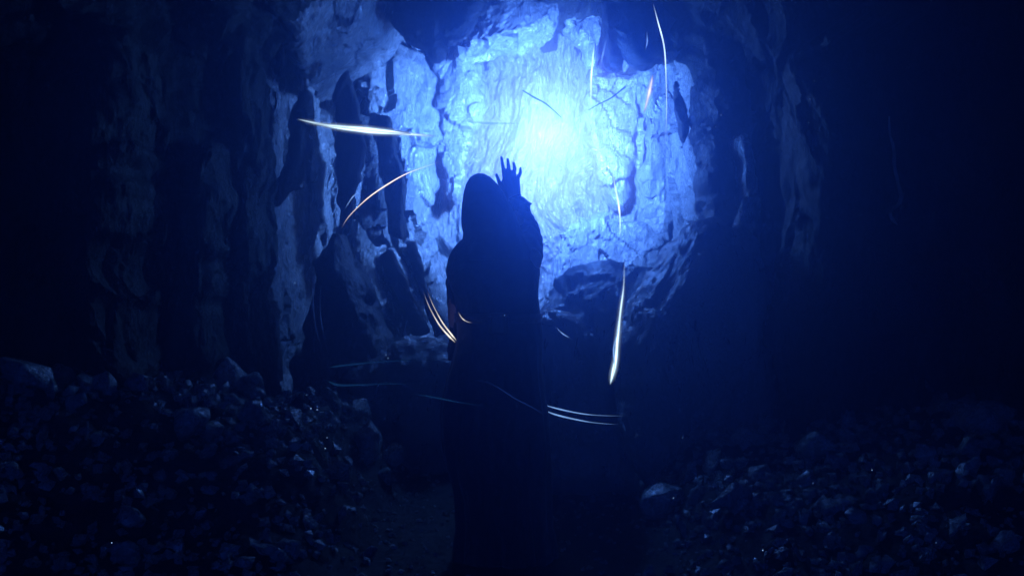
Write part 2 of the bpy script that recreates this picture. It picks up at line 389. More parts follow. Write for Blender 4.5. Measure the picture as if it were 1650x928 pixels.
rock('rock_pillar', 'dark narrow wedge of rock in the bright right edge of the chamber', 'rock',
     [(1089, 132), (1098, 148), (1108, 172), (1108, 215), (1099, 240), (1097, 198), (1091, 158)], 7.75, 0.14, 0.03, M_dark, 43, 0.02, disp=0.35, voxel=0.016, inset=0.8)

rock('rock_slab', 'dark slat put in for the shaded gap between two pale leaning slabs', 'rock', [(613, 413), (630, 402), (648, 440), (664, 480), (692, 535), (668, 538), (648, 490), (630, 455)], 7.7, 0.12, 0.03, M_dark, 44, 0.014, disp=0.25, voxel=0.014, inset=0.8)  # dark strip inserted where the slabs leave only a shaded gap
rock('rock_slab', 'dark slat put in for the shaded gap running down to the left elbow of the person', 'rock', [(653, 388), (668, 390), (681, 430), (694, 470), (717, 510), (742, 556), (702, 548), (684, 500), (672, 460), (660, 420)], 7.72, 0.12, 0.03, M_dark, 45, 0.014, disp=0.25, voxel=0.014, inset=0.8)  # second dark strip imitating a shaded gap

rock('rock_slab', 'thin pale rib of rock showing between the two dark fingers', 'rock', [(574, 180), (604, 190), (610, 240), (622, 330), (632, 400), (598, 392), (572, 350), (586, 300), (594, 240)], 8.45, 0.25, 0.05, M_wall, 47, 0.015, disp=0.5, voxel=0.018, inset=.85)
# rocks along the right of the chamber
rock('rock_pillar', 'tall ragged bright pillar at the right edge of the chamber', 'rock',
     [(1095, 62), (1108, 75), (1118, 100), (1132, 135), (1134, 160), (1130, 230), (1128, 300), (1132, 360), (1120, 420), (1085, 420), (1080, 300), (1090, 200), (1085, 120), (1060, 100)],
     9.2, 0.4, 0.08, M_wall, 20, 0.03, disp=0.8, slant=(9.2, 8.6), inset=.85)
rock('boulder', 'big dark boulder with a sloping lit edge right of the person', 'boulder',
     [(1132, 358), (1160, 352), (1215, 380), (1245, 480), (1240, 760), (1000, 790), (1000, 560), (1015, 490), (1040, 455), (1080, 405)], 6.6, 0.8, 0.30, M_wet, 21, 0.02, disp=0.6)
rock('boulder', 'rounded dark boulder behind the right hip of the person', 'boulder',
     [(900, 478), (935, 452), (985, 440), (1035, 445), (1062, 480), (1060, 620), (930, 640), (885, 560), (880, 500)], 7.6, 0.6, 0.34, M_wet, 22, 0.03, disp=0.9, inset=.6)
rock('boulder', 'dark wedge of rock on the floor beside the hem of the robe', 'boulder',
     [(860, 515), (900, 500), (938, 522), (955, 560), (982, 640), (1005, 705), (1030, 780), (1028, 795), (860, 800)], 6.0, 0.6, 0.20, M_wet, 23, 0.015, disp=0.4)
# dark buttresses nearer the camera
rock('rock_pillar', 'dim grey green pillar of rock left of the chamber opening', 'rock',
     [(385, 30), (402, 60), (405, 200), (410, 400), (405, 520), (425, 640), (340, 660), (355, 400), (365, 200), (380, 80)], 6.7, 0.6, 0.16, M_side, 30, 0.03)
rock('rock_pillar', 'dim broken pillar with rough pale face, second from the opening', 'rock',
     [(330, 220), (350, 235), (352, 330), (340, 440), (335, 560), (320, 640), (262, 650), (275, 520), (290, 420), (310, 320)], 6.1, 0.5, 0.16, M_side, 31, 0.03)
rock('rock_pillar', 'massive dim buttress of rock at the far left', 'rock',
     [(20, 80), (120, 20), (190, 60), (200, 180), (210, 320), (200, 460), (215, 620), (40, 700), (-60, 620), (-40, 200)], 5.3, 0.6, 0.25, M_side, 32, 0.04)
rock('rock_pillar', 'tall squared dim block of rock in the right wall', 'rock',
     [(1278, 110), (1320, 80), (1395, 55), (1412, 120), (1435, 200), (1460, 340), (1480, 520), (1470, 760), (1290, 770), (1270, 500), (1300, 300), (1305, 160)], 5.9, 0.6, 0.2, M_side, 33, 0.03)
rock('rock_pillar', 'narrow pale flake of rock standing just right of the chamber', 'rock',
     [(1192, 222), (1206, 215), (1222, 270), (1218, 340), (1200, 392), (1188, 370), (1194, 300)], 6.9, 0.3, 0.06, M_wall, 34, 0.015, disp=0.35, voxel=0.02)
rock('rock_pillar', 'smooth dark buttress between the bright chamber and the right wall', 'rock',
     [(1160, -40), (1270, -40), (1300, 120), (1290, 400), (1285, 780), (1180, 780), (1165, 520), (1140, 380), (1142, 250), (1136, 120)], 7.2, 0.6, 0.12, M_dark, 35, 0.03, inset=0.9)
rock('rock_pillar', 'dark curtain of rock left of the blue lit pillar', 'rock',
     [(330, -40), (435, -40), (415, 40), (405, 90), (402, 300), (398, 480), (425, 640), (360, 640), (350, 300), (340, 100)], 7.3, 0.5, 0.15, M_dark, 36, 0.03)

# ------------------------------------------------------------------ rubble: single stones on the two heaps
rnd = random.Random(7)
def stone_mesh(i, flat=1.0):
    r = random.Random(900 + i); bm = bmesh.new()
    sx, sy, sz = r.uniform(.75, 1.25), r.uniform(.6, 1.0), r.uniform(.5, .85) * flat
    for k in range(r.randint(9, 14)):
        v = Vector((r.gauss(0, 1), r.gauss(0, 1), r.gauss(0, 1))).normalized() * r.uniform(.85, 1.05)
        bm.verts.new((v.x * sx, v.y * sy, v.z * sz))
    g = bmesh.ops.convex_hull(bm, input=bm.verts)
    bmesh.ops.delete(bm, geom=[e for e in g['geom_interior'] if isinstance(e, bmesh.types.BMVert)], context='VERTS')
    bmesh.ops.bevel(bm, geom=list(bm.edges), offset=0.06, segments=1, affect='EDGES', profile=0.5)
    bmesh.ops.triangulate(bm, faces=bm.faces[:])
    bmesh.ops.subdivide_edges(bm, edges=bm.edges[:], cuts=1, use_grid_fill=True)
    me = bpy.data.meshes.new('stone'); bm.to_mesh(me); bm.free()
    co = coords(me); n = normals(me)
    co = co + n * (0.16 * crumple(co * 1.6 + i * 5, 3, 200 + i))[:, None]
    set_coords(me, co); me.materials.append(M_stone)
    return me
STONES = [stone_mesh(i) for i in range(9)] + [stone_mesh(20 + i, 0.55) for i in range(3)]
def put_stone(x, y, size, me=None, rot=None, sink=0.35, label=None, group=None, z=None):
    o = bpy.data.objects.new('stone', me or rnd.choice(STONES)); C.objects.link(o)
    zz = float(ground_z(x, y)[0]) if z is None else z
    o.location = (x, y, zz + size * (0.7 - sink)); o.scale = (size,) * 3
    o.rotation_euler = rot or (rnd.uniform(-1.3, 1.3), rnd.uniform(-1.3, 1.3), rnd.uniform(0, 6.28))
    tag(o, label, 'stone', group); return o
named = [  # px, py, Y, size px, mesh, label
    (168, 603, 5.0, 26, 1, 'rounded pale boulder topmost on the far left of the heap'),
    (217, 630, 5.0, 30, 4, 'square pale block leaning beside the rounded stone on the left heap'),
    (258, 622, 5.1, 13, 2, 'slim upright stone right of the square pale block'),
    (120, 632, 4.9, 16, 3, 'small dim stone lowest at the far left end of the heap'),
    (332, 640, 5.2, 16, 5, 'grey stone below the crest in the middle of the left heap'),
    (372, 634, 5.4, 17, 0, 'stone with a shining top edge on the crest of the left heap'),
    (300, 655, 5.0, 18, 6, 'stone tilted on its corner in the middle of the left heap'),
    (415, 640, 5.6, 15, 7, 'glinting wet stone at the right end of the left crest'),
    (500, 655, 5.7, 15, 8, 'wet stone shining white near the foot of the pointed boulder'),
    (560, 655, 6.0, 17, 3, 'broken stone at the top of the heap slope nearest the person'),
    (1492, 716, 4.6, 27, 1, 'rounded blue grey stone highest on the right heap'),
    (1562, 724, 4.6, 28, 6, 'wide low stone right of the rounded one on the right heap'),
    (1240, 748, 5.0, 13, 0, 'small round pale stone alone at the dip of the right heap'),
    (1245, 792, 4.6, 20, 4, 'triangular stone below the small round one on the right heap'),
    (1405, 770, 4.4, 25, 9, 'flat pale oval stone lying on the face of the right heap'),
    (1378, 812, 4.2, 22, 5, 'long stone standing askew below the flat oval one'),
    (1302, 752, 4.8, 18, 2, 'upright jagged stone at the left end of the right crest'),
    (1340, 745, 4.8, 17, 7, 'jagged stone second along the right crest'),
    (1195, 735, 5.2, 15, 8, 'pale stone on the slope below the dark right buttress'),
    (1540, 832, 4.0, 24, 10, 'flat dim stone near the lower right corner'),
    (1230, 890, 3.9, 15, 3, 'glinting stone at the bottom of the right slope'),
    (395, 912, 3.9, 26, 11, 'flat dark stone at the bottom edge left of the person'),
    (850, 790, 5.9, 14, 6, 'dim stone lying behind the hem of the robe'),
    (1045, 893, 4.1, 15, 10, 'thin flat stone on the path right of the feet'),
]
for px, py, Y, spx, mi, lab in named:
    c = P(px, py, Y); s = spx * Y / F
    gz = float(ground_z(c.x, Y)[0])
    put_stone(c.x, Y, s * 1.05, STONES[mi], label=lab, sink=0.3, z=min(max(gz, c.z - s), gz + 0.06))
n = 0
while n < 165:
    x = rnd.uniform(-2.6, -0.62); y = rnd.uniform(3.5, 6.8)
    if rnd.random() > 0.35 + 0.65 * float(ground_z(x, y, False)[0]): continue
    put_stone(x, y, 0.035 + (0.14 if y > 4.7 else 0.05) * rnd.random() ** 2.0, label='angular stone in the dark heap at the left', group='loose stones of the left rubble heap'); n += 1
n = 0
while n < 120:
    x = rnd.uniform(0.75, 2.6); y = rnd.uniform(3.3, 6.4)
    if rnd.random() > 0.3 + float(ground_z(x, y, False)[0]): continue
    put_stone(x, y, 0.035 + (0.14 if y > 4.7 else 0.05) * rnd.random() ** 2.0, label='angular stone in the dark heap at the right', group='loose stones of the right rubble heap'); n += 1
# fine gravel: nobody could count it
gv, gf = [], []
for k in range(10000):
    x = rnd.uniform(-2.8, 2.8); y = rnd.uniform(3.2, 7.2)
    if rnd.random() > 0.25 + 1.2 * sstep(.55, 1.1, abs(x)) * sstep(3.0, 4.4, y): continue
    if (x + .05) ** 2 + (y - 4.65) ** 2 < 0.10: continue
    s = rnd.uniform(0.006, 0.024) if abs(x) < .8 else 0.01 + 0.034 * rnd.random() ** 1.6
    gv.append((x, y, s)); 
gz = ground_z([a[0] for a in gv], [a[1] for a in gv])
pts = []
base_v = [Vector(v) for v in [(1, 0, 0), (-1, 0, 0), (0, 1, 0), (0, -1, 0), (0, 0, .7), (0, 0, -.7)]]
oct_f = [(0, 2, 4), (2, 1, 4), (1, 3, 4), (3, 0, 4), (2, 0, 5), (1, 2, 5), (3, 1, 5), (0, 3, 5)]
for (x, y, s), z in zip(gv, gz):
    R = Euler((rnd.uniform(-1, 1), rnd.uniform(-1, 1), rnd.uniform(0, 6))).to_matrix(); b0 = len(pts)
    for v in base_v:
        q = R @ Vector((v.x * rnd.uniform(.6, 1.3), v.y * rnd.uniform(.6, 1.3), v.z * rnd.uniform(.6, 1.3))) * s
        pts.append((x + q.x, y + q.y, z + q.z + s * .25))
    gf += [(a + b0, b + b0, c + b0) for a, b, c in oct_f]
tag(mesh_obj('gravel', pts, gf, M_stone), kind='stuff')

# ------------------------------------------------------------------ the hooded person
FY = 4.62
def loft(rows, nseg=96, fold=None, close_top=False):
    """rows: (z, xL, xR, yFront, yBack)"""
    V, Fc = [], []
    for i, (z, l, r, yf, yb) in enumerate(rows):
        for j in range(nseg):
            t = 2 * math.pi * j / nseg
            k = fold(t, z) if fold else 1.0
            cx_, a = (l + r) / 2, (r - l) / 2; cy_, b = (yf + yb) / 2, (yb - yf) / 2
            V.append((cx_ + a * k * math.cos(t), cy_ + b * k * math.sin(t), z))
    Fc = grid_faces(len(rows), nseg, True)
    if close_top:
        Fc.append(tuple(range(nseg)))
    return V, Fc
def interp_rows(keys, step=0.012):
    k = np.array(sorted(keys)); zs = np.arange(k[0, 0], k[-1, 0] + 1e-6, step)
    cols = []
    for c in range(1, k.shape[1]):
        y = np.interp(zs, k[:, 0], k[:, c])
        ker = np.array([1, 2, 3, 2, 1]) / 9.0
        cols.append(np.convolve(np.pad(y, 2, mode='edge'), ker, 'valid'))
    return [tuple([zs[i]] + [c[i] for c in cols]) for i in range(len(zs))]
def px2(l, r, py, yf, yb):
    return (P(0, py, FY).z, P(l, 0, FY).x, P(r, 0, FY).x, FY - yf, FY + yb)

person = bpy.data.objects.new('person', None); C.objects.link(person); person.location = (P(808, 0, FY).x, FY, 0)
tag(person, 'person seen from behind in a long dark hooded robe, right hand raised to the light', 'person')
def child(o, par=person):
    o.parent = par; o.matrix_parent_inverse = Matrix.Translation(-Vector(person.location)) if par is person else Matrix()
    return o

# body: one continuous figure
bm = bmesh.new()
def cap(a, b, ra, rb, n=7):
    a, b = Vector(a), Vector(b)
    k = max(2, int((b - a).length / (min(ra, rb) * 0.5)) + 1)
    for i in range(k + 1):
        t = i / k; p = a.lerp(b, t); r = ra + (rb - ra) * t
        bmesh.ops.create_icosphere(bm, subdivisions=2, radius=r, matrix=Matrix.Translation(p))
def ell(c, r, rot=(0, 0, 0)):
    m = Matrix.Translation(c) @ Euler(rot).to_matrix().to_4x4() @ Matrix.Diagonal((*r, 1))
    bmesh.ops.create_icosphere(bm, subdivisions=3, radius=1, matrix=m)
bx = P(800, 0, FY).x
hx = P(785, 0, FY).x
ell((hx, FY + .015, 1.645), (.075, .098, .115)); ell((hx, FY + .06, 1.59), (.052, .055, .06))          # skull, jaw (facing the light)
ell((hx, FY + .118, 1.62), (.013, .02, .024)); ell((hx - .076, FY + .01, 1.63), (.012, .022, .032)); ell((hx + .076, FY + .01, 1.63), (.012, .022, .032))
ell((hx, FY + .10, 1.575), (.026, .016, .009)); ell((hx - .03, FY + .098, 1.655), (.015, .01, .01)); ell((hx + .03, FY + .098, 1.655), (.015, .01, .01))
cap((hx, FY, 1.44), (hx, FY + .01, 1.58), .06, .055)
ell((bx, FY, 1.27), (.155, .105, .19)); ell((bx, FY, 1.06), (.135, .095, .17)); ell((bx, FY, .93), (.155, .11, .12))
cap((bx - .15, FY, 1.39), (bx + .15, FY, 1.40), .065, .065)
for s in (-1, 1):
    cap((bx + s * .085, FY, .90), (bx + s * .095, FY + .01, .50), .085, .058)
    cap((bx + s * .095, FY + .01, .50), (bx + s * .10, FY, .09), .056, .038)
    cap((bx + s * .10, FY - .02, .05), (bx + s * .115, FY + .17, .035), .04, .03)
# left arm hangs, a little bent
sl = P(740, 418, FY); el = Vector((P(733, 0, FY).x, FY + .02, 1.14)); wl = Vector((P(742, 0, FY).x, FY + .12, .92))
cap(sl, el, .048, .038); cap(el, wl, .037, .026)
ell(wl + Vector((0, .02, -.06)), (.024, .04, .05))
for i, (dx, ln) in enumerate([(-.0, .07), (.0, .078), (.0, .072), (.0, .058)]):
    st = wl + Vector((0, -.02 + .02 * i, -.09)); cap(st, st + Vector((.008, .006, -ln * .55)), .009, .008); cap(st + Vector((.008, .006, -ln * .55)), st + Vector((.018, .008, -ln)), .008, .007)
cap(wl + Vector((0.01, .04, -.04)), wl + Vector((.03, .065, -.09)), .011, .008)
# raised right arm, forearm and hand
sr = P(842, 415, FY); er = P(852, 388, 4.84); wr = P(829, 324, 5.0)
cap(sr, er, .050, .042); cap(er, wr, .040, .027)
HY = 5.02
def H(px, py, dy=0.0): return P(px, py, HY + dy)
# palm
for (a, b_, r1, r2) in [((830, 320), (813, 291), .024, .015), ((831, 320), (820, 288), .025, .016), ((832, 320), (827, 287), .025, .016), ((833, 320), (833.5, 291), .022, .014)]:
    cap(H(*a), H(*b_), r1, r2)
fingers = [
    ((813, 288, 0), (810.5, 270, .0), (808, 254, .008), .0115, .0078),
    ((820, 285, 0), (819.5, 269, .006), (818, 257, .018), .0118, .0080),
    ((827, 285, 0), (829.5, 272, .008), (827.5, 263, .028), .0118, .0080),
    ((833.5, 289, 0), (838.5, 279, .006), (838.5, 271, .022), .0105, .0072)]
for b0, m0, t0, r0, r1 in fingers:
    cap(H(*b0), H(*m0), r0, r0 * .9); cap(H(*m0), H(*t0), r0 * .9, r1 * .95)
cap(H(826, 326), H(816, 306), .026, .018); cap(H(815, 308), H(806, 298, .01), .015, .011); cap(H(806, 298, .01), H(800, 282, .02), .0115, .0085)
me = bpy.data.meshes.new('body'); bm.to_mesh(me); bm.free()
me = remeshed(me, 0.0042)
me.materials.clear(); me.materials.append(M_skin)
for p in me.polygons: p.use_smooth = True
body = bpy.data.objects.new('body', me); C.objects.link(body)
sm = body.modifiers.new('s', 'SMOOTH'); sm.iterations = 3; sm.factor = 0.5
child(body)

# long robe
robe_keys = [px2(768, 815, 372, .05, .05), px2(750, 842, 384, .085, .085), px2(739, 855, 396, .11, .11), px2(730, 862, 412, .125, .13), px2(723, 866, 440, .135, .14), px2(725, 866, 468, .135, .14),
    px2(734, 868, 500, .13, .14), px2(736, 873, 540, .14, .15), px2(726, 879, 600, .16, .17), px2(716, 885, 650, .18, .19), px2(715, 889, 700, .19, .20),
    px2(719, 892, 750, .20, .21), px2(727, 892, 800, .21, .22), px2(731, 892, 850, .22, .23), px2(728, 896, 896, .23, .24)]
def robe_fold(t, z):
    a = 0.012 + 0.055 * max(0, min(1, (1.15 - z) / 1.0))
    w = 0.6 * math.sin(9 * t + 1.3 + z * .9) + 0.4 * math.sin(15 * t - 1.0 - z * 1.6) + 0.35 * math.sin(23 * t + 2.2 * z)
    return 1.0 + a * w * (0.35 + 0.65 * abs(math.sin(t)))
rows = interp_rows(robe_keys)
Vr, Fr = loft(rows, 160, robe_fold)
Vr = np.array(Vr); Vr[:, 2] = np.maximum(Vr[:, 2], 0.015)
Vr += (0.006 * fbm(Vr * np.array([9, 9, 5]), 4, 300) + 0.024 * fbm(Vr * np.array([5, 5, 3.5]), 2, 310))[:, None] * np.array([1, 1, 0.3])
robe = mesh_obj('robe', Vr, Fr, M_robe, smooth=True); child(robe)
sd = robe.modifiers.new('t', 'SOLIDIFY'); sd.thickness = 0.006

# belt and pouch at the waist
bz = P(0, 512, FY).z
Vb, Fb = loft([(bz - .022, *[v for v in (P(735, 0, FY).x - .004, P(870, 0, FY).x + .004, FY - .146, FY + .155)]), (bz - .02, P(735, 0, FY).x - .010, P(870, 0, FY).x + .010, FY - .152, FY + .161),
               (bz + .02, P(735, 0, FY).x - .010, P(870, 0, FY).x + .010, FY - .152, FY + .161), (bz + .022, P(735, 0, FY).x - .004, P(870, 0, FY).x + .004, FY - .146, FY + .155)], 96)
belt = mesh_obj('belt', Vb, Fb, M_leather, smooth=True); child(belt)
bm = bmesh.new(); bmesh.ops.create_cube(bm, size=1, matrix=Matrix.Translation((bx + .01, FY - .17, bz + .03 - .055)) @ Matrix.Diagonal((.09, .05, .10, 1)))
bmesh.ops.bevel(bm, geom=list(bm.edges), offset=0.014, segments=3, affect='EDGES')
me = bpy.data.meshes.new('pouch'); bm.to_mesh(me); bm.free(); me.materials.append(M_leather)
pouch = bpy.data.objects.new('pouch', me); C.objects.link(pouch); child(pouch)

# hood with its opening towards the light
hood_keys = [px2(770, 775, 279.5, .004, .03), px2(764, 783, 281, .03, .06), px2(757, 791, 286, .07, .09), px2(751, 801, 296, .10, .12), px2(747, 811, 310, .125, .135), px2(744.5, 821, 328, .135, .14),
    px2(743, 830, 345, .14, .14), px2(743, 836, 360, .14, .135), px2(746, 842, 376, .135, .13), px2(744, 850, 392, .14, .135), px2(735, 858, 406, .145, .145), px2(729, 862, 420, .145, .15)]
def hood_fold(t, z):
    a = 0.004 + 0.02 * max(0, min(1, (1.62 - z) / .25)); return 1 + a * (math.sin(5 * t + z * 9) + .6 * math.sin(11 * t - z * 14))
rows = interp_rows(hood_keys, 0.003)
Vh, Fh = loft(rows, 110, hood_fold)
top_c = len(Vh); Vh.append(((P(772, 0, FY).x), FY + .015, P(0, 279, FY).z)); last = (len(rows) - 1) * 110
Fh += [(last + j, last + (j + 1) % 110, top_c) for j in range(110)]
Vh = np.array(Vh)
keep = []
for f in Fh:
    c = Vh[list(f)].mean(0)
    if c[1] > FY + .06 and abs(c[0] - hx) < .068 and 1.52 < c[2] < 1.73: continue
    keep.append(f)
hood = mesh_obj('hood', Vh, keep, M_robe, smooth=True); child(hood)
sd = hood.modifiers.new('t', 'SOLIDIFY'); sd.thickness = 0.006

def tube(path, radii, n=36, fold=0.0, seed=0):
    """oval tube along a path; radii: r or (r_side, r_other)"""
    V = []
    path = [Vector(p) for p in path]
    for i, p in enumerate(path):
        d = (path[min(i + 1, len(path) - 1)] - path[max(i - 1, 0)]).normalized()
        sx = d.cross(Vector((0, 1, 0))); sx = sx.normalized() if sx.length > .05 else Vector((1, 0, 0)); sy = d.cross(sx).normalized()
        r = radii[i]; r = r if isinstance(r, tuple) else (r, r)
        for j in range(n):
            t = 2 * math.pi * j / n; k = 1 + fold * math.sin(5 * t + i * 1.1 + seed) + fold * .6 * math.sin(9 * t - i * .8)
            V.append(p + sx * r[0] * k * math.cos(t) + sy * r[1] * k * math.sin(t))
    return V, grid_faces(len(path), n, True)
def spline(pts, k=6):
    pts = [Vector(p) for p in pts]; out = []
    for i in range(len(pts) - 1):
        p0 = pts[max(i - 1, 0)]; p1 = pts[i]; p2 = pts[i + 1]; p3 = pts[min(i + 2, len(pts) - 1)]
        for j in range(k):
            t = j / k
            out.append(0.5 * ((2 * p1) + (-p0 + p2) * t + (2 * p0 - 5 * p1 + 4 * p2 - p3) * t * t + (-p0 + 3 * p1 - 3 * p2 + p3) * t ** 3))
    out.append(pts[-1]); return out
# right sleeve, slipping down the raised forearm
pth = spline([P(838, 445, FY), P(845, 418, 4.66), P(851, 393, 4.80), P(851, 372, 4.90), P(843, 350, 4.95), P(837, 336, 4.985)], 7)
nr = len(pth); rad = [np.interp(i / (nr - 1), [0, .25, .45, .6, .8, 1], [.075, .080, .066, .056, .046, .052]) for i in range(nr)]
Vs, Fs = tube(pth, rad, 48, 0.05)
sl_o = mesh_obj('sleeve', Vs, Fs, M_robe, smooth=True); child(sl_o); sl_o.modifiers.new('t', 'SOLIDIFY').thickness = 0.004
# cuff with its pointed corner
pth = spline([P(838, 341, 4.98), P(835, 333, 4.99), P(832, 322, 5.0)], 4)
Vc, Fc = tube(pth, [np.interp(i / (len(pth) - 1), [0, .5, 1], [.050, .047, .040]) for i in range(len(pth))], 48, 0.03)
Vc = [Vector(v) for v in Vc]; tip = P(861, 329, 5.0)
for i, v in enumerate(Vc):
    d = (v - P(848, 328, 4.99)).length; w = max(0, 1 - d / .045); Vc[i] = v.lerp(tip, w * w * .95)
cuff = mesh_obj('cuff', Vc, Fc, M_lining, smooth=True); child(cuff); cuff.modifiers.new('t', 'SOLIDIFY').thickness = 0.003
# bracelet
wc = P(830, 318, 5.0); ax = (P(822, 298, 5.01) - wc).normalized()
bmv, bmf = [], []
s1 = ax.cross(Vector((0, 1, 0))).normalized(); s2 = ax.cross(s1)
for i in range(32):
    t = 2 * math.pi * i / 32
    for j in range(8):
        u = 2 * math.pi * j / 8; r = .031 + .003 * math.cos(u)
        bmv.append(wc + s1 * r * math.cos(t) + s2 * r * .85 * math.sin(t) + ax * .003 * math.sin(u))
bmf = grid_faces(32, 8, True) + [(31 * 8 + j, 31 * 8 + (j + 1) % 8, (j + 1) % 8, j) for j in range(8)]
br = mesh_obj('bracelet', bmv, bmf, M_leather, smooth=True); child(br)
# left sleeve, hanging
pth = spline([P(752, 425, FY), P(738, 450, FY + .01), P(738, 480, FY + .02), P(742, 530, FY + .05), P(744, 575, FY + .09)], 7)
rad = [np.interp(i / (len(pth) - 1), [0, .3, .7, 1], [.055, .052, .050, .068]) for i in range(len(pth))]
Vs, Fs = tube(pth, rad, 48, 0.05, 2)
sl2 = mesh_obj('sleeve', Vs, Fs, M_robe, smooth=True); child(sl2); sl2.modifiers.new('t', 'SOLIDIFY').thickness = 0.004

# ------------------------------------------------------------------ root and twigs
def round_tube(name, pts, r, mat, label, cat, group=None, k=8, n=10, rough=0.0):
    pth = spline(pts, k); m = len(pth)
    rr = [np.interp(i / (m - 1), np.linspace(0, 1, len(r)), r) for i in range(m)]
    V, Fa = tube(pth, rr, n)
    V = np.array([tuple(v) for v in V])
    if rough: V += (rough * fbm(V * 25, 3, 5))[:, None]
    Fa += [tuple(range(n))[::-1], tuple(range((m - 1) * n, m * n))]
    o = mesh_obj(name, V, Fa, mat, smooth=True); tag(o, label, cat, group); return o
M_root = rock_mat('pale_root_bark', (0.45, 0.36, 0.30), (0.68, 0.56, 0.48), (0.5, 0.8), scale=4)
round_tube('root', [P(a, b, 5.45) for a, b in [(1433, 188), (1434, 215), (1440, 240), (1442, 270), (1448, 300), (1452, 318), (1447, 330), (1438, 338), (1434, 345), (1440, 355), (1446, 362)]],
           [.004, .006, .009, .008, .012, .008, .007, .010, .003], M_root, 'thin pale crooked root hanging down the dark right wall', 'root', rough=.004)
M_twig = rock_mat('dark_twig_bark', (0.02, 0.02, 0.02), (0.06, 0.05, 0.05), (0.6, 0.8), scale=4)
round_tube('twig', [P(a, b, 7.4) for a, b in [(842, 146), (862, 158), (880, 168), (905, 190)]], [.004, .006, .005, .002], M_twig, 'thin dark twig sticking out left above the glowing light', 'twig')
round_tube('twig', [P(a, b, 7.45) for a, b in [(1008, 140), (985, 158), (965, 168), (948, 178)]], [.005, .004, .003, .002], M_twig, 'thin dark twig slanting right of the glowing light', 'twig')

# ------------------------------------------------------------------ wisps of light flying round the person
def wisp(pts, Y, rpx, mat, label, group='streaks of light circling the person', power=1.0, head=0.5, flat=1.0, k=10):
    """a tapering thread of light; head: where along it it is thickest and brightest"""
    P3 = [P(p[0], p[1], p[2] if len(p) > 2 else Y) for p in pts]
    pth = spline(P3, k); m = len(pth); n = 8
    rr, fd = [], []; px_seed = pts[0][0]
    for i in range(m):
        t = i / (m - 1)
        w = (t / head if t < head else (1 - t) / (1 - head)) if 0 < head < 1 else (t if head >= 1 else 1 - t)
        w = max(0.0, min(1.0, w)); rr.append(max(.0004, rpx * Y / F * (w ** 0.7))); fd.append(min(1, w ** 1.1) * power * (0.8 + 0.2 * math.sin(t * 23 + px_seed)))
    V, Fa = tube(pth, [(r * flat, r) if False else r for r in rr], n)
    Fa += [tuple(range(n))[::-1], tuple(range((m - 1) * n, m * n))]
    o = mesh_obj('light_streak', V, Fa, mat, smooth=True)
    at = o.data.attributes.new('fade', 'FLOAT', 'POINT')
    at.data.foreach_set('value', np.repeat(np.array(fd, dtype=np.float32), n))
    if rpx > 1.5 and mat in (G_white, G_gold):      # faint glowing sheath round the thread
        for grow, dim in ((.6, .30), (1.5, .12), (3.0, .045), (5.0, .02)):
            V2, F2 = tube(pth, [r + grow * Y / F * min(1, r * F / Y) for r in rr], n)
            h = mesh_obj('glow_sheath', V2, F2, mat, parent=o, smooth=True)
            a2 = h.data.attributes.new('fade', 'FLOAT', 'POINT'); a2.data.foreach_set('value', np.repeat(np.array(fd, dtype=np.float32) * dim, n))
    tag(o, label, 'light streak', group); return o
wisp([(478, 192), (530, 203), (590, 211), (640, 215), (705, 220)], 5.6, 2.6, G_white, 'thickest white streak, level, left of the raised hand', head=.5)
wisp([(500, 200), (560, 205), (620, 211), (662, 216)], 5.55, 1.6, G_white, 'thin second streak along the top of the thickest white one', head=.55)
wisp([(738, 195), (790, 199), (842, 199)], 5.8, 2.2, G_blue, 'soft level streak just above the hood', head=.5, power=.7)
wisp([(550, 368), (563, 348), (592, 320), (625, 297), (660, 278), (712, 260)], 4.9, 1.15, G_gold, 'long golden arc rising towards the hood from the left', head=.6, power=1.5)
wisp([(555, 338), (568, 318), (580, 308)], 4.95, .9, G_blue, 'short faint dash beside the low end of the golden arc', head=.5)
wisp([(682, 470), (692, 495), (707, 522), (722, 540), (734, 552)], 4.5, 1.4, G_gold, 'outer of two golden lines at the left elbow', head=.8)
wisp([(688, 468), (698, 492), (712, 518), (726, 537), (736, 549)], 4.5, 1.3, G_gold, 'inner of two golden lines at the left elbow', head=.8)
wisp([(738, 502), (744, 512), (752, 518), (762, 520)], 4.4, .9, G_gold, 'small hooked golden line on the robe at the belt', head=.4, power=.5)
wisp([(1006, 418), (1005, 460), (1000, 500), (995, 545), (992, 580), (983, 620)], 5.0, 1.7, G_white, 'bright white streak dropping steeply right of the person', head=.88)
wisp([(1000, 480), (996, 530), (989, 560), (990, 590), (986, 612)], 4.98, 1.3, G_blue, 'thin strand twisted round the bright steep white streak', head=.6)
wisp([(987, 262), (990, 295), (996, 325), (999, 352), (999, 385)], 5.4, 1.4, G_white, 'short white curved streak above the steep one, right of the hand', head=.6, power=.75)
wisp([(1052, 5), (1060, 35), (1070, 75), (1073, 120), (1074, 190), (1070, 250)], 5.8, 1.2, G_white, 'longest thin streak hanging down the right side of the chamber', head=.3, power=.6)
wisp([(1052, 120), (1046, 150), (1037, 185)], 6.0, 1.6, G_gold, 'short golden streak left of the long hanging one', head=.45, power=.8)
wisp([(958, 70), (953, 120), (952, 175)], 6.2, 1.3, G_white, 'thin upright streak below the narrow rock tooth', head=.5, power=.8)
wisp([(978, 60), (971, 90), (968, 108)], 6.2, 1.2, G_blue, 'short blue streak on the dark stalactite', head=.5, power=.7)
wisp([(1042, 50), (1043, 68), (1039, 82)], 6.2, 1.1, G_blue, 'tiny blue streak on the dark overhang', head=.5, power=.7)
wisp([(868, 648), (890, 656), (930, 665), (965, 669), (1010, 670)], 4.9, 1.1, G_blue, 'upper of two pale lines curving off the robe at the right', head=.35)
